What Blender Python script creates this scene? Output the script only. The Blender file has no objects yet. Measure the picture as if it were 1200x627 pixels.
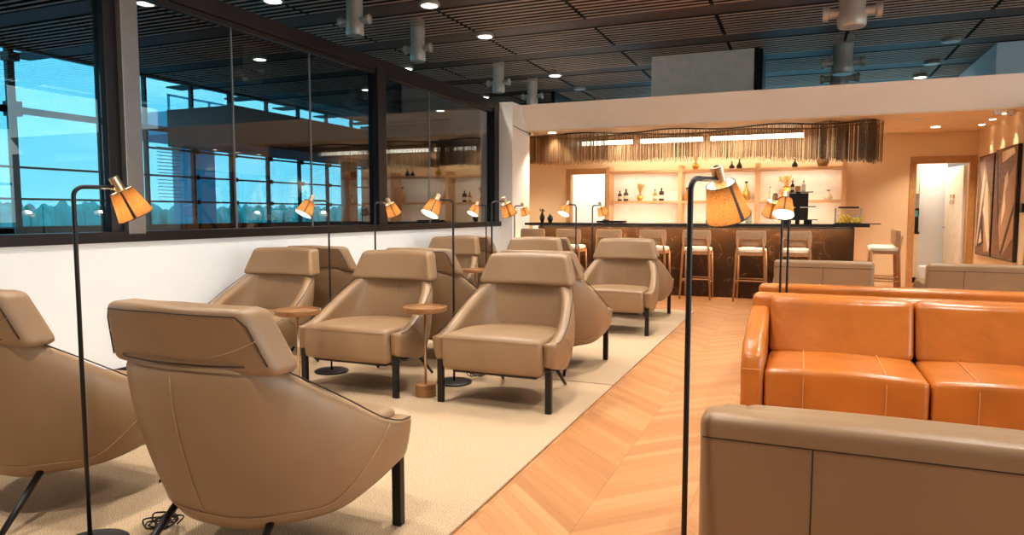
import bpy, math, random
from mathutils import Vector, Matrix
random.seed(7)
C = bpy.context.scene
COL = C.collection
PI = math.pi
R = math.radians

# ------------------------------------------------------------ camera, world, light, exposure
cam = bpy.data.cameras.new('camera'); cam.lens = 814/1200*36; cam.sensor_width = 36; cam.clip_start = .05; cam.clip_end = 2000
camo = bpy.data.objects.new('camera', cam); COL.objects.link(camo)
camo.location = (0, 0, 1.25)
camo.rotation_euler = (PI/2 - math.atan(63.5/814), 0, R(22.55))
C.camera = camo
C.view_settings.view_transform = 'Standard'; C.view_settings.look = 'None'
C.view_settings.gamma = 1; C.view_settings.use_curve_mapping = False
C.view_settings.exposure = 0.32

SKY = 2.7
W = bpy.data.worlds.new('sky'); C.world = W; W.use_nodes = True
nt = W.node_tree; nt.nodes.clear()
def N(nt, t, **k):
    n = nt.nodes.new(t)
    for a, b in k.items():
        if a == 'inp':
            for i, v in b.items(): n.inputs[i].default_value = v
        else: setattr(n, a, b)
    return n
def ramp(nt, stops, interp='LINEAR'):
    r = N(nt, 'ShaderNodeValToRGB'); e = r.color_ramp.elements; r.color_ramp.interpolation = interp
    while len(e) > 1: e.remove(e[-1])
    e[0].position = stops[0][0]; e[0].color = (*stops[0][1], 1)
    for p, c in stops[1:]:
        q = e.new(p); q.color = (*c, 1)
    return r
tc = N(nt, 'ShaderNodeTexCoord'); sx = N(nt, 'ShaderNodeSeparateXYZ')
nt.links.new(tc.outputs['Generated'], sx.inputs[0])
rp = ramp(nt, [(0, (.72, .90, .94)), (.12, (.52, .82, .92)), (.5, (.30, .62, .85))])
nt.links.new(sx.outputs['Z'], rp.inputs[0])
mp = N(nt, 'ShaderNodeMapping'); mp.inputs['Scale'].default_value = (3, 3, 11)
nt.links.new(tc.outputs['Generated'], mp.inputs[0])
nz = N(nt, 'ShaderNodeTexNoise', inp={'Scale': 1.6, 'Detail': 7, 'Roughness': .6})
nt.links.new(mp.outputs[0], nz.inputs['Vector'])
cr = ramp(nt, [(.46, (0, 0, 0)), (.66, (1, 1, 1))])
nt.links.new(nz.outputs['Fac'], cr.inputs[0])
mx = N(nt, 'ShaderNodeMixRGB'); mx.inputs[2].default_value = (.95, 1, 1, 1)
nt.links.new(cr.outputs[0], mx.inputs[0]); nt.links.new(rp.outputs[0], mx.inputs[1])
bg = N(nt, 'ShaderNodeBackground', inp={'Strength': SKY}); out = N(nt, 'ShaderNodeOutputWorld')
nt.links.new(mx.outputs[0], bg.inputs[0]); nt.links.new(bg.outputs[0], out.inputs[0])

def light(kind, loc, energy, color, direction=(0, 0, -1), size=.2, size_y=None, angle=120, blend=.6, radius=.06, parent=None):
    l = bpy.data.lights.new('light', kind); l.energy = energy; l.color = color
    if kind == 'AREA':
        l.size = size
        if size_y: l.shape = 'RECTANGLE'; l.size_y = size_y
        else: l.shape = 'DISK'
    if kind == 'SPOT': l.spot_size = R(angle); l.spot_blend = blend; l.shadow_soft_size = radius
    if kind == 'POINT': l.shadow_soft_size = radius
    o = bpy.data.objects.new('light', l); COL.objects.link(o); o.location = loc
    o.rotation_euler = Vector(direction).to_track_quat('-Z', 'Y').to_euler()
    if parent: o.parent = parent
    return o
WARM = (1, .86, .68); NEUT = (1, .92, .82)
E_DISC = 260; E_ROOM = 250
# added area lamp standing in for daylight through the unseen right window wall
light('AREA', (7.7, 3, 2.1), 230, (.86, .95, 1), (-1, 0, -.12), 11, 2.6)

# ------------------------------------------------------------ materials
MATS = {}
def mat(name, color, rough=.5, metal=0, spec=.5, noise=None, bump=None, emit=None, coat=0, trans=None):
    """noise=(scale, amount, stretch)   bump=(scale, strength, dist)"""
    m = bpy.data.materials.new(name); m.use_nodes = True; nt = m.node_tree
    b = nt.nodes['Principled BSDF']
    b.inputs['Base Color'].default_value = (*color, 1); b.inputs['Roughness'].default_value = rough
    b.inputs['Metallic'].default_value = metal; b.inputs['Specular IOR Level'].default_value = spec
    b.inputs['Coat Weight'].default_value = coat
    tc = N(nt, 'ShaderNodeTexCoord')
    if noise is None: noise = (9, .06, (1, 1, 1))
    mp = N(nt, 'ShaderNodeMapping'); mp.inputs['Scale'].default_value = noise[2]
    nt.links.new(tc.outputs['Object'], mp.inputs[0])
    n = N(nt, 'ShaderNodeTexNoise', inp={'Scale': noise[0], 'Detail': 5})
    nt.links.new(mp.outputs[0], n.inputs['Vector'])
    a = noise[1]
    r = ramp(nt, [(.3, tuple(c*(1-a) for c in color)), (.7, tuple(min(1, c*(1+a)) for c in color))])
    nt.links.new(n.outputs['Fac'], r.inputs[0]); nt.links.new(r.outputs[0], b.inputs['Base Color'])
    if bump:
        n2 = N(nt, 'ShaderNodeTexNoise', inp={'Scale': bump[0], 'Detail': 4})
        nt.links.new(tc.outputs['Object'], n2.inputs['Vector'])
        bp = N(nt, 'ShaderNodeBump', inp={'Strength': bump[1], 'Distance': bump[2]})
        nt.links.new(n2.outputs['Fac'], bp.inputs['Height']); nt.links.new(bp.outputs[0], b.inputs['Normal'])
    if emit:
        b.inputs['Emission Color'].default_value = (*emit[0], 1); b.inputs['Emission Strength'].default_value = emit[1]
    MATS[name] = m
    return m
def srgb(r, g, b):
    f = lambda c: (c/255/12.92) if c/255 <= .04045 else ((c/255+.055)/1.055)**2.4
    return (f(r), f(g), f(b))
leather = mat('taupe_leather', srgb(150, 118, 86), .40, 0, .45, (3, .09, (1, 1, 1)), (260, .12, .002))
leather_in = leather
orange = mat('tan_leather', srgb(188, 106, 38), .27, 0, .55, (4, .13, (1, 1, 1)), (14, .28, .012))
stitch = mat('stitching', srgb(172, 134, 98), .6)
ostitch = mat('tan_stitching', srgb(208, 146, 84), .6)
piping = mat('dark_piping', srgb(38, 24, 18), .5)
blackmetal = mat('black_metal', srgb(24, 20, 20), .38, .3)
brass = mat('brushed_brass', srgb(214, 184, 148), .28, 1, .5, (40, .1, (1, 1, 6)))
wood = mat('walnut_wood', srgb(146, 100, 60), .45, 0, .4, (14, .35, (1, 1, 9)))
stoolwood = mat('oak_stool_wood', srgb(172, 120, 76), .5, 0, .4, (14, .15, (3, 3, 1)))
fabric = mat('taupe_upholstery', srgb(176, 140, 106), .8, 0, .2, (30, .1, (1, 1, 1)), (300, .2, .002))
cream = mat('cream_upholstery', srgb(238, 222, 196), .7)
white = mat('white_paint', srgb(236, 237, 236), .75, 0, .2, (3, .025, (1, 1, 1)))
header_m = mat('header_plaster', srgb(246, 240, 228), .8, 0, .2, (2, .03, (1, 1, 1)))
soffit_m = mat('soffit_plaster', srgb(240, 218, 186), .8, 0, .2)
peach = mat('peach_wallcovering', srgb(236, 206, 164), .8, 0, .2, (60, .05, (1, 1, 8)))
frame_m = mat('dark_steel_frame', srgb(34, 28, 28), .35, .6)
silver = mat('grey_aluminium', srgb(128, 122, 118), .35, .7)
slat_m = mat('ceiling_slat', srgb(206, 172, 150), .5, .2)
plenum_m = mat('ceiling_plenum', srgb(16, 12, 11), .9)
panel_m = mat('ceiling_panel', srgb(92, 72, 60), .6)
jamb = mat('timber_jamb', srgb(190, 142, 88), .5, 0, .4, (12, .15, (4, 4, 1)))
shelf_m = mat('shelf_timber', srgb(214, 168, 118), .55, 0, .4, (12, .08, (1, 5, 5)))
shelf_back = mat('shelf_back_panel', srgb(244, 234, 216), .7)
granite = mat('black_granite', srgb(24, 19, 18), .15, 0, .5, (30, .4, (1, 1, 1)))
base_m = mat('black_skirting', srgb(22, 18, 18), .4)
concourse_m = mat('dark_terrazzo', srgb(26, 25, 27), .4)
grey_m = mat('grey_duct_metal', srgb(246, 226, 206), .55, .1)
bulk_m = mat('bulkhead_panel', srgb(66, 60, 60), .6, 0, .3, (3, .2, (1, 1, 30)))
diff_m = mat('diffuser_grey', srgb(196, 182, 166), .4, .3)
gold = mat('gold_glaze', srgb(214, 160, 70), .3, .6)
darkglass = mat('dark_bottle_glass', srgb(54, 34, 20), .12, 0, .6)
amberglass = mat('amber_bottle_glass', srgb(190, 120, 56), .12, 0, .6)
clearglass = mat('pale_bottle_glass', srgb(214, 196, 166), .12, 0, .6)
labelm = mat('paper_label', srgb(226, 206, 176), .7)
plantm = mat('dried_plant', srgb(210, 160, 76), .8)
leafm = mat('dark_leaf', srgb(50, 44, 30), .7)
ceramic = mat('black_ceramic', srgb(22, 18, 18), .25)
yellow = mat('yellow_fruit', srgb(236, 190, 50), .5)
steel = mat('polished_steel', srgb(200, 196, 190), .2, .9)
teal = mat('teal_cladding', srgb(84, 172, 196), .7)
tarmac = mat('tarmac', srgb(110, 160, 170), .9, 0, .1, (.05, .2, (1, 1, 1)))
trees = mat('treeline_haze_green', srgb(76, 186, 176), .9, 0, .1, (.3, .3, (1, 1, 1)))  # pale teal with distance haze put into the base colour
chain_m = mat('bronze_chain', srgb(134, 104, 74), .4, .6, .5, (60, .35, (1, 1, 1)))
def emat(name, color, s):
    m = bpy.data.materials.new(name); m.use_nodes = True; nt = m.node_tree; nt.nodes.clear()
    e = N(nt, 'ShaderNodeEmission', inp={'Color': (*color, 1), 'Strength': s}); o = N(nt, 'ShaderNodeOutputMaterial')
    nt.links.new(e.outputs[0], o.inputs[0]); return m
disc_e = emat('lamp_disc_glow', (1, .86, .66), 7)
led_e = emat('led_glow', (1, .86, .66), 9)
bulb_e = emat('bulb_glow', (1, .80, .52), 14)
def glassmat(name, tint, ior=1.5, rough=0.0, boost=1.0):
    m = bpy.data.materials.new(name); m.use_nodes = True; nt = m.node_tree; nt.nodes.clear()
    t = N(nt, 'ShaderNodeBsdfTransparent', inp={'Color': (*tint, 1)})
    g = N(nt, 'ShaderNodeBsdfGlossy', inp={'Color': (1, 1, 1, 1), 'Roughness': rough})
    f = N(nt, 'ShaderNodeFresnel', inp={'IOR': ior}); mu = N(nt, 'ShaderNodeMath', operation='MULTIPLY', use_clamp=True)
    mu.inputs[1].default_value = boost
    x = N(nt, 'ShaderNodeMixShader'); o = N(nt, 'ShaderNodeOutputMaterial')
    ge = N(nt, 'ShaderNodeNewGeometry'); m1 = N(nt, 'ShaderNodeMath', operation='MULTIPLY_ADD'); m1.inputs[1].default_value = -2; m1.inputs[2].default_value = 1
    pw = N(nt, 'ShaderNodeMath', operation='POWER'); pw.inputs[0].default_value = ior
    nt.links.new(ge.outputs['Backfacing'], m1.inputs[0]); nt.links.new(m1.outputs[0], pw.inputs[1]); nt.links.new(pw.outputs[0], f.inputs['IOR'])
    nt.links.new(f.outputs[0], mu.inputs[0]); nt.links.new(mu.outputs[0], x.inputs[0])
    nt.links.new(t.outputs[0], x.inputs[1]); nt.links.new(g.outputs[0], x.inputs[2]); nt.links.new(x.outputs[0], o.inputs[0])
    return m
part_glass = glassmat('partition_glass', (.56, .62, .64), 1.5, 0, 1.4)
win_glass = glassmat('window_glass', (.52, .88, .97), 1.45)
clear_glass = glassmat('clear_glass', (.93, .95, .93), 1.45)

# lampshade: woven translucent linen
m = bpy.data.materials.new('linen_shade'); m.use_nodes = True; nt = m.node_tree; nt.nodes.clear()
tc = N(nt, 'ShaderNodeTexCoord'); n1 = N(nt, 'ShaderNodeTexNoise', inp={'Scale': 420, 'Detail': 2})
nt.links.new(tc.outputs['Object'], n1.inputs['Vector'])
r1 = ramp(nt, [(.34, srgb(132, 86, 48)), (.66, srgb(190, 134, 82))]); nt.links.new(n1.outputs['Fac'], r1.inputs[0])
r2 = ramp(nt, [(.34, srgb(66, 44, 28)), (.66, srgb(116, 80, 50))]); nt.links.new(n1.outputs['Fac'], r2.inputs[0])
tr = N(nt, 'ShaderNodeBsdfTranslucent'); df = N(nt, 'ShaderNodeBsdfDiffuse'); x = N(nt, 'ShaderNodeMixShader', inp={0: .45}); o = N(nt, 'ShaderNodeOutputMaterial')
nt.links.new(r1.outputs[0], tr.inputs[0]); nt.links.new(r2.outputs[0], df.inputs[0])
nt.links.new(tr.outputs[0], x.inputs[2]); nt.links.new(df.outputs[0], x.inputs[1]); nt.links.new(x.outputs[0], o.inputs[0])
linen = m
m = bpy.data.materials.new('shade_lining'); m.use_nodes = True; nt = m.node_tree; nt.nodes.clear()
tr = N(nt, 'ShaderNodeBsdfTranslucent', inp={'Color': (.95, .85, .68, 1)}); df = N(nt, 'ShaderNodeBsdfDiffuse', inp={'Color': (.95, .88, .74, 1)})
x = N(nt, 'ShaderNodeMixShader', inp={0: .5}); o = N(nt, 'ShaderNodeOutputMaterial')
nt.links.new(tr.outputs[0], x.inputs[2]); nt.links.new(df.outputs[0], x.inputs[1]); nt.links.new(x.outputs[0], o.inputs[0])
lining = m

# chevron timber floor
m = bpy.data.materials.new('chevron_oak'); m.use_nodes = True; nt = m.node_tree; b = nt.nodes['Principled BSDF']
def MA(op, a, bb=None):
    n = N(nt, 'ShaderNodeMath', operation=op)
    for i, v in enumerate((a, bb)):
        if v is None: continue
        if isinstance(v, (int, float)): n.inputs[i].default_value = v
        else: nt.links.new(v, n.inputs[i])
    return n.outputs[0]
tc = N(nt, 'ShaderNodeTexCoord'); s = N(nt, 'ShaderNodeSeparateXYZ'); nt.links.new(tc.outputs['Object'], s.inputs[0])
colw = .40; plank = .085
u = MA('DIVIDE', s.outputs['X'], colw); fl = MA('FLOOR', u); fr = MA('SUBTRACT', u, fl)
par = MA('MODULO', MA('ABSOLUTE', fl), 2.0)
# herringbone columns: alternate columns lean the other way
lean = MA('SUBTRACT', MA('MULTIPLY', par, 2.0), 1.0)
v = MA('ADD', s.outputs['Y'], MA('MULTIPLY', MA('MULTIPLY', MA('SUBTRACT', fr, .5), lean), colw))
vi = MA('FLOOR', MA('DIVIDE', v, plank)); vf = MA('SUBTRACT', MA('DIVIDE', v, plank), vi)
cb = N(nt, 'ShaderNodeCombineXYZ'); nt.links.new(fl, cb.inputs[0]); nt.links.new(vi, cb.inputs[1])
wn = N(nt, 'ShaderNodeTexWhiteNoise', noise_dimensions='2D'); nt.links.new(cb.outputs[0], wn.inputs['Vector'])
cb2 = N(nt, 'ShaderNodeCombineXYZ')
nt.links.new(MA('MULTIPLY', v, 34.0), cb2.inputs[1]); nt.links.new(MA('ADD', MA('MULTIPLY', u, 1.3), MA('MULTIPLY', wn.outputs['Value'], 40.0)), cb2.inputs[0])
gn = N(nt, 'ShaderNodeTexNoise', inp={'Scale': 1.0, 'Detail': 6, 'Distortion': .6}); nt.links.new(cb2.outputs[0], gn.inputs['Vector'])
f = MA('ADD', MA('MULTIPLY', wn.outputs['Value'], .5), MA('MULTIPLY', gn.outputs['Fac'], .6))
r = ramp(nt, [(.15, srgb(170, 110, 64)), (.5, srgb(188, 128, 78)), (.9, srgb(202, 146, 96))]); nt.links.new(f, r.inputs[0])
edge = MA('LESS_THAN', MA('MINIMUM', vf, MA('SUBTRACT', 1.0, vf)), .02)
edge2 = MA('LESS_THAN', MA('MINIMUM', fr, MA('SUBTRACT', 1.0, fr)), .006)
e = MA('MULTIPLY', MA('MAXIMUM', edge, edge2), .3)
mxx = N(nt, 'ShaderNodeMixRGB'); mxx.inputs[2].default_value = (*srgb(96, 58, 30), 1)
nt.links.new(e, mxx.inputs[0]); nt.links.new(r.outputs[0], mxx.inputs[1]); nt.links.new(mxx.outputs[0], b.inputs['Base Color'])
b.inputs['Roughness'].default_value = .38; b.inputs['Specular IOR Level'].default_value = .35
floor_m = m

# woven rug
m = bpy.data.materials.new('woven_rug'); m.use_nodes = True; nt = m.node_tree; b = nt.nodes['Principled BSDF']
tc = N(nt, 'ShaderNodeTexCoord'); w1 = N(nt, 'ShaderNodeTexWave', wave_type='BANDS', bands_direction='DIAGONAL', inp={'Scale': 44, 'Distortion': 5, 'Detail': 2})
n1 = N(nt, 'ShaderNodeTexNoise', inp={'Scale': 150, 'Detail': 3}); n3 = N(nt, 'ShaderNodeTexNoise', inp={'Scale': 2, 'Detail': 3})
for q in (w1, n1, n3): nt.links.new(tc.outputs['Object'], q.inputs['Vector'])
a = MA('ADD', MA('MULTIPLY', w1.outputs['Fac'], .15), MA('MULTIPLY', n1.outputs['Fac'], .85))
r = ramp(nt, [(.3, srgb(168, 138, 106)), (.65, srgb(206, 180, 148))]); nt.links.new(a, r.inputs[0]); nt.links.new(r.outputs[0], b.inputs['Base Color'])
bp = N(nt, 'ShaderNodeBump', inp={'Strength': .5, 'Distance': .004}); nt.links.new(a, bp.inputs['Height']); nt.links.new(bp.outputs[0], b.inputs['Normal'])
b.inputs['Roughness'].default_value = .95; b.inputs['Specular IOR Level'].default_value = .1
rug_m = m

# dark veined marble
m = bpy.data.materials.new('veined_marble'); m.use_nodes = True; nt = m.node_tree; b = nt.nodes['Principled BSDF']
tc = N(nt, 'ShaderNodeTexCoord'); mp = N(nt, 'ShaderNodeMapping'); mp.inputs['Rotation'].default_value = (0, R(48), 0); nt.links.new(tc.outputs['Object'], mp.inputs[0])
n0 = N(nt, 'ShaderNodeTexNoise', inp={'Scale': 1.4, 'Detail': 6, 'Distortion': 1.2}); nt.links.new(mp.outputs[0], n0.inputs['Vector'])
d = MA('ABSOLUTE', MA('SUBTRACT', n0.outputs['Fac'], .5))
r = ramp(nt, [(0, srgb(120, 88, 64)), (.0012, srgb(84, 58, 36)), (.004, srgb(58, 36, 20)), (.2, srgb(44, 28, 15))]); nt.links.new(d, r.inputs[0])
nt.links.new(r.outputs[0], b.inputs['Base Color']); b.inputs['Roughness'].default_value = .3; b.inputs['Specular IOR Level'].default_value = .25
marble = m

# ------------------------------------------------------------ mesh helpers
class MB:
    def __init__(s): s.v = []; s.f = []
    def add(s, vs, fs):
        o = len(s.v); s.v += [tuple(p) for p in vs]; s.f += [tuple(i+o for i in q) for q in fs]; return s
    def box(s, x0, x1, y0, y1, z0, z1):
        v = [(x, y, z) for z in (z0, z1) for y in (y0, y1) for x in (x0, x1)]
        return s.add(v, [(0, 2, 3, 1), (4, 5, 7, 6), (0, 1, 5, 4), (2, 6, 7, 3), (0, 4, 6, 2), (1, 3, 7, 5)])
    def gbox(s, x0, x1, y0, y1, z0, z1, nx, ny, nz, fn=None):
        """subdivided closed box, points warped by fn"""
        idx = {}; vs = []
        def P(i, j, k):
            if (i, j, k) not in idx:
                p = (x0+(x1-x0)*i/nx, y0+(y1-y0)*j/ny, z0+(z1-z0)*k/nz)
                idx[(i, j, k)] = len(vs); vs.append(fn(*p) if fn else p)
            return idx[(i, j, k)]
        fs = []
        for i in range(nx):
            for j in range(ny):
                fs.append((P(i, j, 0), P(i, j+1, 0), P(i+1, j+1, 0), P(i+1, j, 0)))
                fs.append((P(i, j, nz), P(i+1, j, nz), P(i+1, j+1, nz), P(i, j+1, nz)))
        for i in range(nx):
            for k in range(nz):
                fs.append((P(i, 0, k), P(i+1, 0, k), P(i+1, 0, k+1), P(i, 0, k+1)))
                fs.append((P(i, ny, k), P(i, ny, k+1), P(i+1, ny, k+1), P(i+1, ny, k)))
        for j in range(ny):
            for k in range(nz):
                fs.append((P(0, j, k), P(0, j, k+1), P(0, j+1, k+1), P(0, j+1, k)))
                fs.append((P(nx, j, k), P(nx, j+1, k), P(nx, j+1, k+1), P(nx, j, k+1)))
        return s.add(vs, fs)
    def tube(s, pts, r, n=8, cap=True):
        pts = [Vector(p) for p in pts]; rr = r if isinstance(r, (list, tuple)) else [r]*len(pts)
        vs = []; fs = []; prev = None
        for i, p in enumerate(pts):
            t = (pts[min(i+1, len(pts)-1)] - pts[max(i-1, 0)]).normalized()
            if prev is None:
                a = Vector((0, 0, 1)) if abs(t.z) < .9 else Vector((1, 0, 0)); nrm = t.cross(a).normalized()
            else: nrm = (prev - t*prev.dot(t)).normalized()
            prev = nrm; bn = t.cross(nrm)
            for k in range(n):
                a = 2*PI*k/n; vs.append(p + (nrm*math.cos(a) + bn*math.sin(a))*rr[i])
        for i in range(len(pts)-1):
            for k in range(n):
                k2 = (k+1) % n; fs.append((i*n+k, i*n+k2, (i+1)*n+k2, (i+1)*n+k))
        if cap: fs.append(tuple(range(n))[::-1]); fs.append(tuple((len(pts)-1)*n+k for k in range(n)))
        return s.add(vs, fs)
    def lathe(s, prof, c=(0, 0, 0), n=20, axis=None):
        """prof: (radius, height) pairs, revolved about z (or the given axis) through c"""
        vs = []; fs = []; M = Vector(axis).to_track_quat('Z', 'Y').to_matrix() if axis else Matrix.Identity(3)
        for r, h in prof:
            for k in range(n):
                a = 2*PI*k/n; vs.append(Vector(c) + M @ Vector((r*math.cos(a), r*math.sin(a), h)))
        for i in range(len(prof)-1):
            for k in range(n):
                k2 = (k+1) % n; fs.append((i*n+k, i*n+k2, (i+1)*n+k2, (i+1)*n+k))
        if prof[0][0] > 1e-4: fs.append(tuple(range(n))[::-1])
        if prof[-1][0] > 1e-4: fs.append(tuple((len(prof)-1)*n+k for k in range(n)))
        return s.add(vs, fs)
    def prism(s, poly, y0, y1):
        """poly in (x, z), extruded along y"""
        n = len(poly); vs = [(x, y0, z) for x, z in poly] + [(x, y1, z) for x, z in poly]
        return s.add(vs, [tuple(range(n)), tuple(range(2*n-1, n-1, -1))] + [(i, i+n, (i+1) % n+n, (i+1) % n) for i in range(n)])
    def build(s, name, m, parent=None, smooth=False, bevel=0, seg=2, sub=0, solid=0, offset=-1):
        me = bpy.data.meshes.new(name); me.from_pydata(s.v, [], s.f); me.update()
        me.materials.append(m)
        if smooth: me.polygons.foreach_set('use_smooth', [True]*len(me.polygons))
        o = bpy.data.objects.new(name, me); COL.objects.link(o)
        if parent: o.parent = parent
        if solid:
            q = o.modifiers.new('s', 'SOLIDIFY'); q.thickness = solid; q.offset = offset; q.use_even_offset = True
        if bevel:
            q = o.modifiers.new('b', 'BEVEL'); q.width = bevel; q.segments = seg; q.limit_method = 'ANGLE'; q.angle_limit = R(40)
        if sub:
            q = o.modifiers.new('u', 'SUBSURF'); q.levels = sub; q.render_levels = sub
        return o
def smooth_angle(o, deg=40):
    o.data.polygons.foreach_set('use_smooth', [True]*len(o.data.polygons))
    try: o.data.set_sharp_from_angle(angle=R(deg))
    except Exception: pass
    return o
def tag(o, label=None, cat=None, group=None, kind=None):
    if label: o['label'] = label
    if cat: o['category'] = cat
    if group: o['group'] = group
    if kind: o['kind'] = kind
    return o
def thing(name, label, cat, loc=(0, 0, 0), rz=0, group=None):
    o = bpy.data.objects.new(name, None); COL.objects.link(o); o.empty_display_size = .1
    o.location = loc; o.rotation_euler = (0, 0, rz); return tag(o, label, cat, group)
def struct(o, label=None): return tag(o, label, kind='structure')
def copy_tree(o, parent=None):
    c = o.copy(); COL.objects.link(c)
    if parent:
        c.parent = parent; c.matrix_parent_inverse = o.matrix_parent_inverse
    for ch in list(o.children): copy_tree(ch, c)
    return c
def catmull(pts, n=6):
    pts = [Vector(p) for p in pts]; P = [pts[0]*2-pts[1]] + pts + [pts[-1]*2-pts[-2]]; out = []
    for i in range(1, len(P)-2):
        for k in range(n):
            t = k/n; a, b, c, d = P[i-1:i+3]
            out.append(.5*((2*b) + (c-a)*t + (2*a-5*b+4*c-d)*t*t + (3*b-a-3*c+d)*t**3))
    out.append(pts[-1]); return out

# ------------------------------------------------------------ setting: floors, walls
LX = -4.46                     # room face of the left partition
struct(MB().box(LX, 8, -4, 17, -.1, 0).build('floor', floor_m), 'honey oak herringbone floor of the lounge')
struct(MB().box(-14, LX, -4, 26, -.1, 0).build('floor', concourse_m), 'dark concourse floor beyond the partition')
struct(MB().box(LX-.14, LX, -4, 10.25, 0, 1.045).build('wall_left', white), 'low white wall under the glass partition')
struct(MB().box(LX, LX+.015, -4, 10.25, 0, .15).build('baseboard_left', base_m), 'black skirting along the low white wall')
struct(MB().box(LX-.14, -4.25, 10.25, 11.0, 0, 3.0).build('trim_1', header_m, bevel=.004), 'white end pillar between glass partition and bar')
# partition frame
f = MB(); f.box(LX-.13, LX-.01, -4, 10.25, 2.86, 3.0).box(LX-.13, LX+.02, -4, 10.25, 1.045, 1.12)
f.box(LX-.11, LX-.02, -4, 10.25, 2.82, 2.86)
for y0, y1 in ((-3.0, -2.84), (.18, .34), (6.78, 6.95), (10.02, 10.2)): f.box(LX-.13, LX+.005, y0, y1, 1.1, 2.9)
f.box(LX-.13, LX-.015, 3.44, 3.54, 1.1, 2.9)
struct(f.build('trim_2', frame_m, bevel=.006), 'dark metal frame of the glass partition')
struct(MB().box(LX-.15, LX+.03, 3.54, 3.68, 1.1, 3.02).build('trim_3', silver, bevel=.006), 'grey upright of the glass partition')
wn_ = 0
for y0, y1 in ((-2.84, -1.3), (-1.3, .18), (.34, 1.9), (1.9, 3.44), (3.68, 4.66), (4.665, 5.68), (5.685, 6.78), (6.95, 8.08), (8.085, 10.02)):
    wn_ += 1
    struct(MB().box(LX-.075, LX-.063, y0+.002, y1-.002, 1.1, 2.84).build('window_%d' % wn_, part_glass), 'glass pane of the partition')

q = MB()
for y in (-1.3, 1.9, 4.6625, 5.6825, 8.0825): q.box(LX-.076, LX-.060, y-.006, y+.006, 1.1, 2.84)
struct(q.build('trim_14', silver), 'thin silicone joints between the glass panes')
# ------------------------------------------------------------ ceiling of slatted bays
ZC = 4.2
s_ = MB(); X0, X1 = -14, 8
xs = [-12.9] + [-5.0+1.87*k for k in range(-4, 8)]
yb = 10.98 - 1.80*9
while yb < 26:
    for j in range(9):
        y = yb + .05 + j*.145
        for a in range(len(xs)-1):
            s_.box(xs[a]+.03, xs[a+1]-.03, y, y+.040, ZC, ZC+.010)
    yb += 1.80
struct(s_.build('ceiling', slat_m), 'dark metal slats of the open ceiling')
p = MB(); p.box(X0, X1, -5, 26, ZC+.16, ZC+.2).box(-13.04, -13.0, -5, 26, ZC-.03, ZC+.16)
struct(p.build('ceiling', plenum_m), 'dark plenum above the slats')
p = MB(); yb = 10.98 - 1.80*9
while yb < 26:
    p.box(X0, X1, yb-.46, yb-.02, ZC+.015, ZC+.05); yb += 1.80
struct(p.build('trim_4', panel_m), 'plain dark bands between the slatted ceiling bays')
p = MB()
for x in xs: p.box(x-.012, x+.012, -5, 26, ZC+.03, ZC+.12)
struct(p.build('trim_5', plenum_m), 'carrier rails above the ceiling slats')

# ------------------------------------------------------------ bar alcove shell
YB = 13.5
hb = MB()
hb.add([(-4.25, 10.62, 3.0), (8, 10.62, 3.0), (8, 10.90, 2.62), (-4.25, 10.90, 2.62), (-4.25, 11.1, 3.0), (8, 11.1, 3.0), (8, 11.1, 2.62), (-4.25, 11.1, 2.62)],
       [(0, 3, 2, 1), (4, 5, 6, 7), (0, 1, 5, 4), (3, 7, 6, 2), (0, 4, 7, 3), (1, 2, 6, 5)])
struct(hb.build('trim_6', header_m), 'cream sloping fascia over the bar')
sf = MB().box(-5.6, 8, 10.9, YB, 2.6, 2.68)
struct(sf.build('ceiling', soffit_m), 'low plastered soffit over the bar')
struct(MB().box(-5.6, 8, 11.1, YB, 2.9, 2.99).build('ceiling', white), 'roof of the bar alcove')
struct(MB().box(-5.7, -5.6, 11.0, YB, 0, 2.6).build('wall_left', peach), 'side wall of the bar alcove')
struct(MB().box(-5.7, LX-.14, 10.9, 11.0, 0, 3.0).build('wall_front', plenum_m))
# back wall with two doorways
bw = MB(); T = .12
for x0, x1, z0, z1 in ((-5.7, -4.34, 0, 2.6), (-4.34, -3.58, 2.05, 2.6), (-3.58, 1.75, 0, 2.6), (1.75, 2.55, 2.1, 2.6), (2.55, 2.66, 0, 2.6)):
    bw.box(x0, x1, YB, YB+T, z0, z1)
struct(bw.build('wall_back', peach), 'peach back wall of the bar')
struct(MB().box(2.64, 2.76, 10.62, YB+T, 0, 2.6).build('wall_right', peach, ), 'peach wall carrying the artwork')
struct(MB().box(2.64, 8, 10.64, 10.7, 0, 2.62).build('wall_front', header_m))
dfm = MB()
for a, b_, zt, w in ((-4.34, -3.58, 2.05, .09), (1.75, 2.55, 2.1, .10)):
    q = MB()
    q.box(a-w*.75, a+.025, YB-.025, YB+T+.02, 0, zt).box(b_-.025, b_+w*.75, YB-.025, YB+T+.02, 0, zt).box(a-w*.75, b_+w*.75, YB-.025, YB+T+.02, zt-.02, zt+w)
    struct(q.build('door_%d' % (1 if a < 0 else 2), jamb, bevel=.004), 'timber door surround in the back wall')
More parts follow.
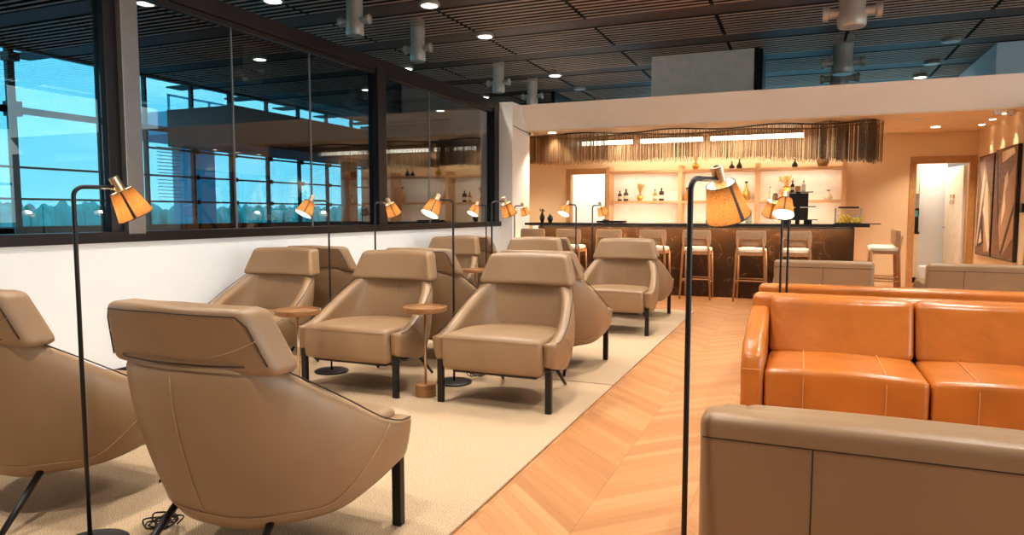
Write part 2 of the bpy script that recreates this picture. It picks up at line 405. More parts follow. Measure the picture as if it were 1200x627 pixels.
# back rooms
rm = MB(); rm.box(-4.8, -3.1, 14.9, 15.0, 0, 2.6).box(-4.9, -4.8, YB+T, 15, 0, 2.6).box(-3.2, -3.1, YB+T, 15, 0, 2.6).box(-4.9, -3.1, YB+T, 15, 2.5, 2.6)
struct(rm.build('wall_back', white), 'white lobby behind the left doorway')
rm = MB(); rm.box(1.0, 3.6, 16.0, 16.1, 0, 2.6).box(.9, 1.0, YB+T, 16.1, 0, 2.6).box(3.5, 3.6, YB+T, 16.1, 0, 2.6).box(.9, 3.6, YB+T, 16.1, 2.5, 2.6)
struct(rm.build('wall_back', white), 'white pantry behind the right doorway')
light('AREA', (-4.0, 14.2, 2.45), 22, NEUT, (0, 0, -1), .8, .8)
light('AREA', (2.0, 14.4, 2.45), 28, NEUT, (0, 0, -1), 1.0, .8)
# duct enclosure rising behind the fascia, and block at right
d = MB().box(-2.7, -.86, 13.4, 14.6, 3.0, ZC)
struct(d.build('trim_7', grey_m), 'beige duct enclosure rising to the ceiling')
struct(MB().box(-.85, -.78, 13.38, 13.46, 3.0, ZC).box(-.86, -.72, 13.5, 14.6, 3.0, ZC).build('trim_8', frame_m), 'dark post beside the duct enclosure')
q = MB(); q.box(-2.28, -2.27, 13.394, 13.4, 3.0, ZC).box(-2.7, -.86, 13.392, 13.4, 3.86, 3.87).box(-1.02, -1.01, 13.394, 13.4, 3.0, ZC)
struct(q.build('trim_9', grey_m))
struct(MB().box(3.05, 7.9, 14.6, 20, 3.0, ZC).build('trim_10', white), 'white block above the pantry')
struct(MB().box(-5.6, 8, 16.12, 16.2, 0, 3.0).build('wall_back', white))

# ------------------------------------------------------------ concourse beyond the glass
WX = -13.06
wf = MB()
ys = [8.2-1.24*k for k in range(9, 0, -1)] + [8.2] + [10.95, 12.2, 13.4, 14.65, 15.9, 17.15, 18.4, 19.65, 20.9, 22.1, 23.4]
for y in ys:
    big = y == 8.2 or abs(y-13.4) < .01
    wf.box(WX-.08, WX+.02, y-(.06 if big else .028), y+(.06 if big else .028), .9, ZC)
    for z in (1.51, 2.08, 2.67):
        if y > 11: wf.box(WX, WX+.08, y-.08, y+.08, z-.05, z+.05)
for z, h_ in ((.95, .06), (3.1, .06)): wf.box(WX-.06, WX+.03, -4, 26, z-h_, z+h_)
for z in (1.51, 2.08, 2.67): wf.box(WX-.04, WX+.02, -4 if z < 2.5 else 10.95, 26, z-.02, z+.02)  # left of the bulkhead the lower rails are added to mimic reflected window bars
wf.box(WX-.1, WX+.02, -4, 26, ZC-.03, ZC+.2); wf.box(WX-.1, WX+.12, 8.1, 8.3, 2.98, 3.24); wf.box(WX-.1, WX+.12, 8.1, 8.3, 3.95, 4.1)
struct(wf.build('trim_11', frame_m), 'dark mullions of the far curtain wall, left lower rails mimicking reflections')
struct(MB().box(WX-.2, WX+.1, -4, 26, 0, .95).build('wall_left', frame_m), 'dark sill wall under the far windows')
for k in range(len(ys)-1):
    wn_ += 1
    struct(MB().box(WX-.03, WX-.015, ys[k]+.03, ys[k+1]-.03, .95, ZC).build('window_%d' % wn_, win_glass), 'tinted outer window pane')
struct(MB().box(-13.0, -11.07, 11.44, 26, 2.72, 3.52).build('trim_12', bulk_m), 'dark bulkhead hung over the far windows')
struct(MB().box(-14, -5.7, 20.2, 20.3, 0, ZC).build('wall_back', frame_m))
struct(MB().box(-5.7, -5.6, 16.2, 26, 0, ZC).build('wall_right', frame_m))
cl = MB().lathe([(.24, 0), (.24, 2.72)], (-12.2, 17.0, 0), 24)
struct(cl.build('trim_13', silver, smooth=True), 'round silver column by the far windows')
# right and rear sides (behind the viewer)
rw = MB(); rw.box(8, 8.1, -4, 10.6, 0, .9).box(8, 8.1, -4, 10.6, 3.2, ZC)
for y in [-4+1.4*k for k in range(11)]: rw.box(8, 8.1, y, y+.12, .9, 3.2)
rw.box(8, 8.1, -4, 10.6, 1.9, 1.96)
struct(rw.build('wall_right', frame_m), 'window wall on the right side of the lounge')
struct(MB().box(-14, 8, -4.1, -4, 0, ZC).build('wall_front', white), 'wall behind the viewer')
# outdoors
struct(MB().box(-420, 420, -420, 420, -4.3, -4.2).build('ground', tarmac), 'airfield apron outside')
tl = MB()
for band in range(2):
    for k in range(420):
        y = -150+k*1.9+random.uniform(-1, 1); h_ = random.uniform(6.6, 8.6)*(1 if band == 0 else 1.15)
        tl.lathe([(0, h_), (1.0, h_*.93), (1.9, h_*.75), (2.4, h_*.4), (2.4, 0)], (-205-band*14+random.uniform(-4, 4), y, -4.2), 7)
tag(tl.build('treeline', trees), 'blue green line of trees along the far edge of the airfield', 'trees', kind='stuff')
t = thing('boarding_bridge', 'teal boarding bridge tower outside behind the second window', 'boarding bridge', (-19.5, 18.2, -4.2))
MB().box(-.5, .5, -.45, .45, 0, 7.9).build('column', teal, t)
MB().box(-1.4, 1.4, -2.2, 3.5, 7.9, 8.6).build('gangway', teal, t)
q = MB()
for k in range(8): q.box(1.35, 1.4, -2.2+k*.8, -2.14+k*.8, 8.6, 9.1)
q.box(1.35, 1.4, -2.2, 3.5, 9.06, 9.12); q.build('railing', teal, t)
t = thing('window_blind', 'white horizontal slatted blind hanging by the far window', 'blind', (WX+.16, 11.35, 0))
q = MB()
for k in range(14): q.box(-.03, .03, -.28, .28, 1.60+k*.075, 1.612+k*.075)
q.build('slats', white, t); MB().box(-.035, .035, -.29, .29, 2.64, 2.69).build('head_rail', white, t)

# ------------------------------------------------------------ rugs
def rug(y0, y1, label):
    o = MB().box(LX+.03, -1.22, y0, y1, .001, .014).build('rug', rug_m, bevel=.004); return tag(o, label, 'rug')
rug(-.6, 4.83, 'beige woven rug under the front armchairs')
rug(4.85, 8.98, 'beige woven rug under the armchairs nearer the bar')

# ------------------------------------------------------------ ceiling lights and air nozzles
def ceiling_light(x, y, label, on=True, group=None, e=E_DISC):
    t = thing('ceiling_light', label, 'ceiling light', (x, y, ZC-.06), 0, group)
    MB().lathe([(.0, .05), (.13, .05), (.15, .0), (.14, -.01), (.115, -.01), (.115, .02), (0, .02)], n=28).build('trim_ring', diff_m, t, smooth=False)
    MB().lathe([(0, -.012), (.112, -.012), (.112, .012), (0, .012)], n=28).build('diffuser', disc_e if on else white, t)
    MB().tube([(0, 0, .04), (0, 0, .2)], .012).build('stem', frame_m, t)
    if on and e: light('SPOT', (x, y, ZC-.1), e, (1, .94, .85), angle=125, blend=.8, radius=.11)
    return t
for x, y, lab in ((-4.87, 8.73, 'glowing round ceiling light at the top edge, nearest above the glass partition'),
                  (-4.87, 10.58, 'glowing round ceiling light second along the row above the partition'),
                  (-4.87, 14.09, 'glowing round ceiling light above the left end of the bar fascia'),
                  (-4.87, 17.7, 'glowing round ceiling light just clearing the cream bar fascia'),
                  (2.25, 17.25, 'glowing round ceiling light at right, low over the bar fascia'),
                  (-6.74, 7.73, 'round ceiling light behind the partition beam at the top edge'),
                  (-8.45, 7.15, 'round ceiling light beyond the glass by the grey upright')):
    ceiling_light(x, y, lab)
ceiling_light(-4.87, 15.84, 'unlit round ceiling light on the left, between two lit ones', False)
ceiling_light(2.25, 13.9, 'unlit round ceiling light at right, higher of the two', False)
ceiling_light(2.25, 15.81, 'unlit round ceiling light at right, lower of the two', False)
for i, (x, y) in enumerate([(-9.5, 10.5), (-9.5, 14), (-9.5, 17.6), (-7.4, 12.3), (-7.4, 16)]):
    ceiling_light(x, y, 'small round ceiling light over the concourse beyond the glass', True, 'concourse ceiling lights beyond the glass', 25)
# the same lights over the seating (above the frame)
for x, y in ((-3.1, 2.6), (-3.1, 5.2), (-3.1, 7.4), (-1.2, 0.6), (-1.2, 3.3), (-1.2, 6.1), (-1.2, 8.6), (1.2, 2.6), (1.2, 5.3), (1.2, 8.0), (-4.2, .8), (3.6, 4), (3.6, 7.5)):
    ceiling_light(x, y, 'round ceiling light over the lounge seating', True, 'ceiling lights over the seating', E_ROOM)
def nozzle(x, y, r, label):
    t = thing('air_diffuser', label, 'air diffuser', (x, y, 3.7))
    smooth_angle(MB().lathe([(0, 0), (r*.9, 0), (r, .03), (r, .14), (r*.9, .2), (r*.92, .5), (r*.92, .66)], n=28).build('duct', diff_m, t))
    for s in (-1, 1):
        rr = r*.52
        q = MB().lathe([(rr*.7, 0), (rr*.75, r*.7), (rr, r*.8), (rr*1.05, r*1.15), (rr*.9, r*1.18), (rr*.8, r*.95), (0, r*.95)], (s*r*.8, 0, .2), 18, (s, 0, 0))
        smooth_angle(q.build('side_nozzle', diff_m, t))
nozzle(-5.78, 8.25, .125, 'grey twin nozzle air diffuser hanging nearest above the partition beam')
nozzle(-5.8, 10.0, .125, 'grey twin nozzle air diffuser second along the partition beam')
nozzle(-5.78, 13.2, .125, 'grey twin nozzle air diffuser above the end of the glass partition')
nozzle(-5.73, 15.0, .125, 'grey twin nozzle air diffuser partly behind the bar fascia at left')
nozzle(.54, 10.4, .18, 'large grey twin nozzle air diffuser at the top edge, right')
nozzle(.60, 13.8, .18, 'large grey twin nozzle air diffuser low over the bar fascia at right')
nozzle(.62, 15.4, .18, 'large grey twin nozzle air diffuser sunk behind the bar fascia at right')

# ------------------------------------------------------------ bar counter
t = thing('bar_counter', 'long dark veined marble bar counter with black stone top', 'bar counter', (0, 0, 0))
MB().box(-3.98, .69, 10.72, 11.25, 0, 1.04).build('body', marble, t)
MB().box(-4.14, .86, 10.5, 11.35, 1.06, 1.10).build('countertop', granite, t, bevel=.004)
MB().box(-3.95, .68, 10.72, 10.76, 1.035, 1.06).build('light_channel', granite, t)
MB().box(-4.06, -3.985, 10.66, 11.2, 0, 1.058).build('end_panel', white, t)
light('AREA', (-1.65, 10.60, 1.0585), 42, (1, .74, .46), (0, 0, -1), 4.6, .04)
# ------------------------------------------------------------ shelving on the back wall
t = thing('bottle_shelving', 'pale timber backlit shelving of four bays behind the bar', 'shelving', (0, 0, 0))
XS = [-3.46, -2.11, -.74, .68]
YS = YB-.36
MB().box(-3.46, .68, YB-.02, YB-.005, .1, 2.06).build('back_panel', shelf_back, t)
bays = [-3.46, -2.09, -.74, .66]
for x in bays: MB().box(x-.035, x+.035, YS, YB-.02, .1, 2.14).build('upright', shelf_m, t, bevel=.003)
for z in (.98, 1.46, 2.03):
    for k in range(3):
        MB().box(bays[k]+.036, bays[k+1]-.036, YS+.01, YB-.021, z-.02, z+.025).build('shelf', shelf_m, t, bevel=.002)
        light('AREA', ((bays[k]+bays[k+1])/2, YS+.06, z-.03), 2.2 if z > 1 else .1, (1, .90, .74), (0, .45, -1), 1.2, .03)
light('AREA', (-1.4, YS+.1, 2.5), 12, (1, .9, .74), (0, .7, -1), 4.2, .03)
ZS1, ZS2, ZTOP = 1.486, 2.056, 1.10
def bottle(x, y, z, h, r, m_, label, cap=None, grp=None, shape=0):
    t = thing('bottle', label, 'bottle', (x, y, z), 0, grp)
    if shape == 0: pr = [(0, 0), (r, 0), (r, h*.58), (r*.85, h*.66), (r*.34, h*.74), (r*.32, h*.92), (0, h*.92)]
    elif shape == 1: pr = [(0, 0), (r*.8, 0), (r, h*.12), (r*.95, h*.34), (r*.4, h*.6), (r*.22, h*.75), (r*.22, h*.9), (0, h*.9)]
    else: pr = [(0, 0), (r, 0), (r, h*.68), (r*.9, h*.74), (r*.3, h*.78), (r*.3, h*.9), (0, h*.9)]
    smooth_angle(MB().lathe(pr, n=16).build('body', m_, t), 50)
    MB().lathe([(0, h*.9), (r*.38, h*.9), (r*.38, h), (0, h)], n=12).build('stopper', cap or piping, t)
    if shape == 0 or shape == 2: MB().lathe([(r+.001, h*.18), (r+.002, h*.18), (r+.002, h*.45), (r+.001, h*.45)], n=16).build('label', labelm, t)
    return t
ysf = YS+.13
bottle(-3.25, ysf, ZS1, .20, .04, darkglass, 'dark bottle, leftmost on the first bay of the shelving')
bottle(-3.13, ysf, ZS1, .23, .048, darkglass, 'larger dark bottle beside the leftmost one on the shelving')
bottle(-2.57, ysf, ZS1, .22, .04, amberglass, 'amber bottle right of the dried plant vase on the shelf')
bottle(-2.45, ysf, ZS1, .24, .048, darkglass, 'dark square shouldered bottle near the first upright', shape=2)
bottle(-1.98, ysf, ZS1, .24, .06, amberglass, 'round amber flask behind the big front lamp shade', shape=1)
bottle(-.93, ysf, ZS1, .34, .07, gold, 'gold teardrop flask right of the big front lamp shade', shape=1)
bottle(-.52, ysf, ZS1, .24, .028, clearglass, 'slim pale bottle left of the flower vase on the shelf')
bottle(-.42, ysf, ZS1, .18, .028, clearglass, 'short pale bottle close left of the flower vase', shape=2)
bottle(.42, ysf, ZS1, .17, .07, clearglass, 'pale round decanter in the right shelf bay', shape=1)
bottle(-1.19, ysf, ZS2, .13, .05, ceramic, 'small round black flask on top of the shelving', shape=1)
bottle(-1.06, ysf, ZS2, .17, .05, ceramic, 'taller black flask on top of the shelving', shape=1)
bottle(-.13, ysf, ZS2, .15, .05, ceramic, 'black flask on top of the shelving over the third bay', shape=1)
bottle(-.74, 11.15, 1.10, .19, .045, clearglass, 'pale bottle standing on the bar behind the standing lamps', shape=2)
t = thing('pot', 'small terracotta pot on top of the shelving at right', 'pot', (.32, ysf, ZS2))
smooth_angle(MB().lathe([(0, 0), (.07, 0), (.1, .07), (.095, .13), (.08, .14), (.08, .12), (0, .12)]).build('body', wood, t))
def vase(x, y, z, h, r, m_, pm, label, n=14, spread=.09, ph=.18):
    t = thing('vase', label, 'vase', (x, y, z))
    smooth_angle(MB().lathe([(0, 0), (r*.5, 0), (r, h*.45), (r*.85, h*.75), (r*.5, h*.9), (r*.6, h), (r*.5, h), (r*.4, h*.85), (0, h*.85)]).build('body', m_, t))
    q = MB()
    for k in range(n):
        a = random.uniform(0, 2*PI); s = random.uniform(.2, 1)*spread; hh = h+ph*random.uniform(.5, 1)
        q.tube([(0, 0, h*.8), (s*.4*math.cos(a), s*.4*math.sin(a), h+ph*.3), (s*math.cos(a), s*math.sin(a), hh)], [.003, .004, .011], 5)
    q.build('stems', pm, t)
vase(-2.86, ysf, ZS1, .12, .06, gold, plantm, 'gold vase of dried plants in the first shelf bay', 20, .08, .22)
vase(-.25, ysf, ZS1, .24, .11, gold, plantm, 'big gold vase of dried flowers in the third shelf bay', 26, .16, .2)
vase(-1.83, ysf, ZS2, .12, .07, gold, plantm, 'gold vase on top of the shelving above the front lamp', 12, .06, .14)
vase(-4.0, 10.95, 1.10, .15, .045, ceramic, leafm, 'black vase with a plant on the left end of the bar', 10, .05, .08)
vase(-3.84, 10.9, 1.10, .12, .05, ceramic, ceramic, 'squat black urn beside the plant vase on the bar', 3, .03, .02)
t = thing('serving_tray', 'dark low serving tray on the bar below the first shelf bay', 'tray', (-2.85, 11.1, 1.10))
MB().box(-.22, .22, -.12, .12, 0, .012).box(-.22, .22, -.12, -.11, .012, .03).box(-.22, .22, .11, .12, .012, .03).build('body', ceramic, t)
MB().lathe([(0, .012), (.05, .012), (.055, .05), (0, .05)], (-.1, 0, 0)).build('dish', steel, t)
# tiered stand
t = thing('tiered_stand', 'black three tier display stand on the right of the bar', 'display stand', (-.05, 11.0, 1.10))
for z, w in ((.0, .27), (.19, .24), (.40, .20)):
    MB().box(-w, w, -.12, .12, z+.05, z+.062).build('tier', ceramic, t)
for z, w in ((0, .14), (.062, .085), (.252, .085)):
    for s in (-1, 1): MB().box(s*w-.055, s*w+.055, -.07, .07, z, z+(.05 if z in (0,) else .17 if z < .1 else .19)).build('block', ceramic, t)
MB().box(-.03, .03, -.03, .03, 0, .45).build('post', ceramic, t)
for k, x in enumerate((-.13, .02)):
    bottle(x, 11.0, 1.562, .16, .028, darkglass if k == 0 else clearglass, ('dark' if k == 0 else 'pale')+' small bottle on top of the tiered stand')
t = thing('jar', 'brown jar between the small bottles on the tiered stand', 'jar', (-.055, 10.98, 1.562))
smooth_angle(MB().lathe([(0, 0), (.04, 0), (.04, .07), (.03, .085), (0, .085)]).build('body', amberglass, t))
# food display case with fruit
t = thing('display_case', 'clear food display case on the right end of the bar', 'display case', (.62, 11.08, 1.10))
MB().box(-.17, .17, -.13, .13, 0, .02).build('base', steel, t)
MB().box(-.16, .16, -.12, .12, .02, .22).build('cover', clear_glass, t)
MB().box(-.13, .13, -.13, .11, .22, .245).build('lid', ceramic, t)
q = MB()
for a, b_ in ((-.165, -.125), (.165, -.125), (-.165, .125), (.165, .125)): q.box(a-.006, a+.006, b_-.006, b_+.006, .02, .225)
q.box(-.165, .165, -.13, -.12, .11, .12).build('frame', steel, t)
t = thing('slate_tray', 'black slate tray beneath the fruit at the bar end', 'tray', (.70, 10.7, 1.10))
MB().box(-.28, .3, -.1, .1, 0, .012).build('body', ceramic, t)
for k in range(14):
    x = .50+(k % 6)*.05+random.uniform(-.01, .01); z = 1.112+.024*(1+(k//6)*1.5)
    o = MB().lathe([(0, -.024), (.014, -.02), (.024, 0), (.014, .02), (0, .024)], n=10).build('fruit', yellow, smooth=True)
    o.location = (x+(k//6)*.02, 10.68+((k*7) % 3)*.035, z)
    tag(o, 'small yellow fruit piled on the slate tray', 'fruit', 'yellow fruits on the slate tray')

# ------------------------------------------------------------ chain chandelier
cbz = lambda x: 2.12 - .12*max(0, (x+1.2)/2.3)
t = thing('chain_chandelier', 'long wavy bronze chain curtain chandelier under the bar soffit', 'chandelier', (0, 0, 0))
def ribbon(x0, x1, yc, amp, wl, ph, dens, top=2.59, zs=1.0, drop=0):
    q = MB(); n = int((x1-x0)*dens)
    for k in range(n):
        x = x0+(x1-x0)*(k+random.uniform(-.35, .35))/n
        y = yc+amp*math.sin(2*PI*x/wl+ph)
        r = random.uniform(.0035, .006); zb = cbz(x)+drop+random.uniform(-.012, .03)
        q.add([(x-r, y, zb), (x+r*.5, y-r, zb), (x+r*.5, y+r, zb), (x-r, y, top), (x+r*.5, y-r, top), (x+r*.5, y+r, top)],
              [(0, 1, 4, 3), (1, 2, 5, 4), (2, 0, 3, 5)])
    return q
for i, a in enumerate(((-4.44, .95, 11.40, .16, 1.55, 0, 80), (-4.4, 1.0, 11.9, .16, 1.9, 1.2, 60), (-4.44, -2.9, 11.35, .1, .9, .5, 70),
                       (.1, .98, 11.28, .12, .5, .4, 85), (.45, 1.02, 11.55, .2, .62, 1.4, 80), (.86, 1.08, 11.7, .3, .3, 0, 130))):
    tag(ribbon(*a).build('chain_curtain', chain_m, t), kind='stuff')
rail = MB()
for yc, amp, wl, ph, x0, x1 in ((11.40, .16, 1.55, 0, -4.44, .95), (11.9, .16, 1.9, 1.2, -4.4, 1.0)):
    rail.tube([(x0+(x1-x0)*k/60, yc+amp*math.sin(2*PI*(x0+(x1-x0)*k/60)/wl+ph), 2.585) for k in range(61)], .012, 6)
rail.build('rail', blackmetal, t)
for k, (x0, x1) in enumerate(((-3.5, -2.65), (-2.5, -1.5), (-1.38, .0))):
    tb = thing('linear_light', ('left', 'middle', 'right')[k]+' glowing linear light bar inside the chain chandelier', 'linear light', (0, 0, 0))
    y = 11.62
    MB().box(x0, x1, y-.02, y+.02, 2.475, 2.51).build('housing', brass, tb)
    MB().box(x0, x1, y-.03, y+.03, 2.41, 2.474).build('tube', led_e, tb)
    MB().box(x0+.1, x0+.12, y-.01, y+.01, 2.51, 2.6).box(x1-.12, x1-.1, y-.01, y+.01, 2.51, 2.6).build('bracket', brass, tb)
    light('AREA', ((x0+x1)/2, y-.02, 2.40), 22, WARM, (0, .3, -1), x1-x0, .06)
# recessed soffit lights + wall washers
for k, (x, y) in enumerate(((-3.9, 11.15), (-2.3, 12.6), (-.2, 12.5), (1.5, 11.6), (1.9, 12.7), (-4.9, 12.4))):
    o = MB().lathe([(0, -.004), (.05, -.004), (.062, -.003), (.062, .004), (0, .004)], (0, 0, 0), 20).build('recessed_downlight', white if k in (3,) else disc_e)
    o.location = (x, y, 2.594); tag(o, 'small recessed downlight in the low bar soffit', 'downlight', 'recessed downlights in the bar soffit')
    light('SPOT', (x, y, 2.57), 95, WARM, angle=110, blend=.7, radius=.05)
for k, y in enumerate((11.35, 12.0, 12.65)):
    o = MB().lathe([(0, -.004), (.04, -.004), (.04, .004), (0, .004)], n=16).build('recessed_downlight', disc_e)
    o.location = (2.5, y, 2.594); tag(o, 'recessed spotlight washing the wall above the artworks', 'downlight', 'wall washing spotlights above the artworks')
    light('SPOT', (2.5, y, 2.57), 16, (1, .85, .62), (.12, 0, -1), angle=48, blend=.25, radius=.01)
for x, y, lab in ((2.35, 11.0, 'white dome security camera with black lens under the bar soffit'), (2.52, 11.12, 'small white detector under the bar soffit near the artworks')):
    t = thing('security_camera', lab, 'camera', (x, y, 2.6))
    smooth_angle(MB().lathe([(.0, 0), (.055, 0), (.055, -.03), (.035, -.06), (0, -.065)]).build('housing', white, t))
    MB().lathe([(0, -.069), (.02, -.062), (.026, -.05), (0, -.045)]).build('lens', ceramic, t)
t = thing('bullet_camera', 'small dark security camera on the white end pillar', 'camera', (-4.2, 10.95, 2.58))
MB().box(-.02, .02, -.05, .05, -.03, .0).build('body', white, t); MB().lathe([(0, 0), (.014, 0), (.014, .02), (0, .02)], (0, -.05, -.015), 12, (0, -1, 0)).build('lens', ceramic, t)
cab = MB().tube([(-4.243, 10.3, 2.63), (-4.243, 10.6, 2.6), (-4.243, 10.93, 2.585)], .006, 6).build('cable', piping)
tag(cab, 'thin dark cable running along the white pillar to the camera', 'cable')

# ------------------------------------------------------------ artworks
artp = mat('art_ground', srgb(120, 84, 58), .5, 0, .3, (5, .4, (1, 1, 3)))
artw = mat('art_pale_paint', srgb(226, 200, 168), .5, 0, .3, (8, .12, (1, 1, 1)))
artd = mat('art_dark_paint', srgb(48, 32, 26), .5)
artt = mat('art_tan_paint', srgb(176, 134, 96), .5, 0, .3, (30, .25, (1, 1, 8)))
def artwork(y0, y1, z0, z1, shapes, label):
    t = thing('artwork', label, 'artwork', (2.64, (y0+y1)/2, (z0+z1)/2)); hy = (y1-y0)/2; hz = (z1-z0)/2
    MB().box(-.045, -.002, -hy, hy, -hz, hz).build('frame', ceramic, t)
    MB().box(-.05, -.045, -hy+.02, hy-.02, -hz+.02, hz-.02).build('canvas', artp, t)
    for i, (m_, pts) in enumerate(shapes):   # (a, b): a 0..1 from far edge to near edge, b up
        vs = [(-.051-.0004*i, hy-.02-a*2*(hy-.02), -hz+.02+b_*2*(hz-.02)) for a, b_ in pts]
        v2 = [(-.0502, p[1], p[2]) for p in vs]; n = len(vs)
        MB().add(vs+v2, [tuple(range(n)), tuple(range(2*n-1, n-1, -1))]+[(k, (k+1) % n, (k+1) % n+n, k+n) for k in range(n)]).build('painted_shape', m_, t)
artwork(12.2, 13.16, .6, 2.14, [(artt, [(.05, .95), (.4, .98), (.9, .55), (.95, .05), (.6, .02), (.5, .5)]), (artw, [(.25, .6), (.4, .88), (.5, .8), (.35, .5), (.1, .06), (.05, .1)]),
        (artw, [(.45, .45), (.6, .75), (.68, .7), (.98, .1), (.9, .03)]), (artd, [(.1, .05), (.35, .4), (.6, .12)]), (artw, [(.22, .1), (.36, .26), (.46, .13)])],
        'brown abstract painting with pale diagonal shapes, left of the pair')
artwork(10.98, 12.14, .6, 2.16, [(artt, [(.1, .05), (.55, .7), (.95, .85), (.97, .2), (.5, .02)]), (artw, [(.3, .98), (.85, .99), (.9, .94), (.35, .88)]),
        (artw, [(.45, .5), (.5, .74), (.62, .8), (.66, .7), (.55, .6), (.6, .45), (.42, .3)]), (artd, [(.4, .03), (.95, .5), (.97, .44), (.5, .02)]), (artd, [(.05, .98), (.1, .98), (.3, .3), (.24, .3)]), (artp, [(.0, .02), (.12, .3), (.3, .3), (.45, .02)])],
        'brown abstract painting with white curved shapes, right of the pair')
o = MB().box(-.03, 0, -.05, .05, -.06, .06).build('wall_switch', ceramic, bevel=.004); o.location = (2.64, 10.82, 1.32)
tag(o, 'small dark control plate on the peach wall beside the artwork', 'switch')

# ------------------------------------------------------------ pantry behind the right doorway
t = thing('tall_cupboard', 'tall white cupboard seen through the right doorway', 'cupboard', (2.2, 14.9, 0))
MB().box(-.22, .2, -.3, .3, 0, 2.3).build('body', white, t, bevel=.004)
t = thing('pantry_door', 'white door leaf standing open in the right doorway', 'door', (2.52, 13.66, 0), R(0))
MB().add([(-.0, 0, .01), (-.04, 0, .01), (-.16, .80, .01), (-.12, .80, .01), (0, 0, 2.05), (-.04, 0, 2.05), (-.16, .80, 2.05), (-.12, .80, 2.05)],
         [(0, 1, 2, 3), (7, 6, 5, 4), (0, 4, 5, 1), (1, 5, 6, 2), (2, 6, 7, 3), (3, 7, 4, 0)]).build('leaf', cream, t, bevel=.003)
MB().tube([(-.15, .73, 1.0), (-.19, .73, 1.0), (-.18, .62, 1.0)], .01).build('handle', steel, t)
q = MB()
for a, b_ in ((.36, 1.52), (.48, 1.52), (.36, 1.42), (.48, 1.42)): q.box(-.125-.04*(a-.36)*4, -.10-.04*(a-.36)*4, a, a+.07, b_, b_+.06)
q.build('notice', grey_m, t)
t = thing('base_cabinet', 'cream kitchen base cabinet with dark top in the pantry', 'cabinet', (1.78, 14.6, 0))
MB().box(-.3, .17, -.3, .3, .1, .88).build('body', cream, t, bevel=.003); MB().box(-.3, .18, -.31, .3, .88, .92).build('worktop', granite, t)
MB().box(-.06, -.05, -.315, -.3, .12, .86).build('door_gap', piping, t); MB().box(-.3, .15, -.27, .3, 0, .1).build('plinth', piping, t)
t = thing('wall_cabinet', 'cream wall cabinet high in the pantry', 'cabinet', (1.78, 14.6, 1.6))
MB().box(-.3, .17, -.15, .3, 0, .75).build('body', cream, t, bevel=.003); MB().box(.0, .008, -.156, -.15, .02, .73).build('door_gap', piping, t)
t = thing('coffee_machine', 'black coffee machine on the pantry worktop', 'coffee machine', (1.86, 14.45, .92))
MB().box(-.14, .09, -.12, .12, 0, .42).build('body', ceramic, t, bevel=.01); MB().box(-.12, .07, -.126, -.12, .27, .38).build('screen', teal, t)
t = thing('trash_bin', 'small white bin on the floor at the right doorway', 'bin', (2.02, 13.85, 0))
smooth_angle(MB().lathe([(0, 0), (.1, 0), (.13, .3), (.11, .34), (0, .35)]).build('body', white, t))

# ------------------------------------------------------------ bar stools
def make_stool():
    t = thing('bar_stool', 'x', 'bar stool')
    # local: sitter faces +Y, backrest at -Y
    MB().gbox(-.2, .2, -.19, .2, .70, .76, 6, 6, 2, lambda x, y, z: (x*(1-.12*(abs(y)/.2)**3), y*(1-.1*(abs(x)/.2)**3), z-(.012 if abs(x) > .19 or abs(y) > .18 else 0) if z > .74 else z)).build('seat', cream, t, smooth=True, bevel=.012)
    def bk(x, y, z):
        k = abs(x)/.205; return (x*(1-.04*((z-.9)/.11)**2), y+.05*k*k, z)
    MB().gbox(-.205, .205, -.215, -.175, .79, 1.01, 8, 2, 4, bk).build('backrest', fabric, t, smooth=True, bevel=.02, seg=3)
    for sx in (-1, 1):
        MB().tube([(sx*.215, -.22, 0), (sx*.185, -.185, .70), (sx*.15, -.225, .92)], [.013, .018, .012], 8).build('leg', stoolwood, t, smooth=True)
        MB().tube([(sx*.205, .2, 0), (sx*.18, .165, .70)], [.013, .018], 8).build('leg', stoolwood, t, smooth=True)
    MB().tube([(-.15, -.228, .89), (.15, -.228, .89)], .01, 8).build('back_rail', stoolwood, t, smooth=True)
    q = MB().box(-.18, .18, -.18, -.155, .655, .70).box(-.18, .18, .14, .165, .655, .70)
    for s in (-1, 1): q.box(s*.18-.012, s*.18+.012, -.17, .16, .655, .70)
    q.build('apron', stoolwood, t, bevel=.003)
    q = MB().tube([(-.2, -.205, .30), (.2, -.205, .30)], .011).tube([(-.195, .186, .30), (.195, .186, .30)], .011)
    for s in (-1, 1): q.tube([(s*.2, -.205, .26), (s*.195, .188, .26)], .010)
    q.build('footrest', stoolwood, t, smooth=True)
    return t
stool = make_stool(); first = True
names = ['bar stool nearest the left end of the counter, mostly hidden by armchairs', 'second bar stool from the left end of the counter', 'bar stool behind the far right armchair headrest, third from the left',
         'fourth bar stool from the left, right of the far armchairs', 'bar stool standing just left of the big front lamp pole', 'bar stool in the open left of the tan sofa', 'bar stool behind the pair of slim lamp poles']
for k, x in enumerate((-3.93, -3.33, -2.69, -2.02, -1.39, -.64, -.06)):
    o = stool if k == 0 else copy_tree(stool)
    o.location = (x, 10.46, 0); o.rotation_euler = (0, 0, R(random.uniform(-3, 3))); tag(o, names[k], 'bar stool', 'bar stools along the marble counter')
for k, (x, y) in enumerate(((1.14, 11.62), (1.18, 12.2))):
    o = copy_tree(stool); o.location = (x, y, 0); o.rotation_euler = (0, 0, R(90))
    tag(o, ('nearer', 'farther')[k]+' of two bar stools at the right end of the bar, turned sideways', 'bar stool', 'sideways bar stools at the bar end')

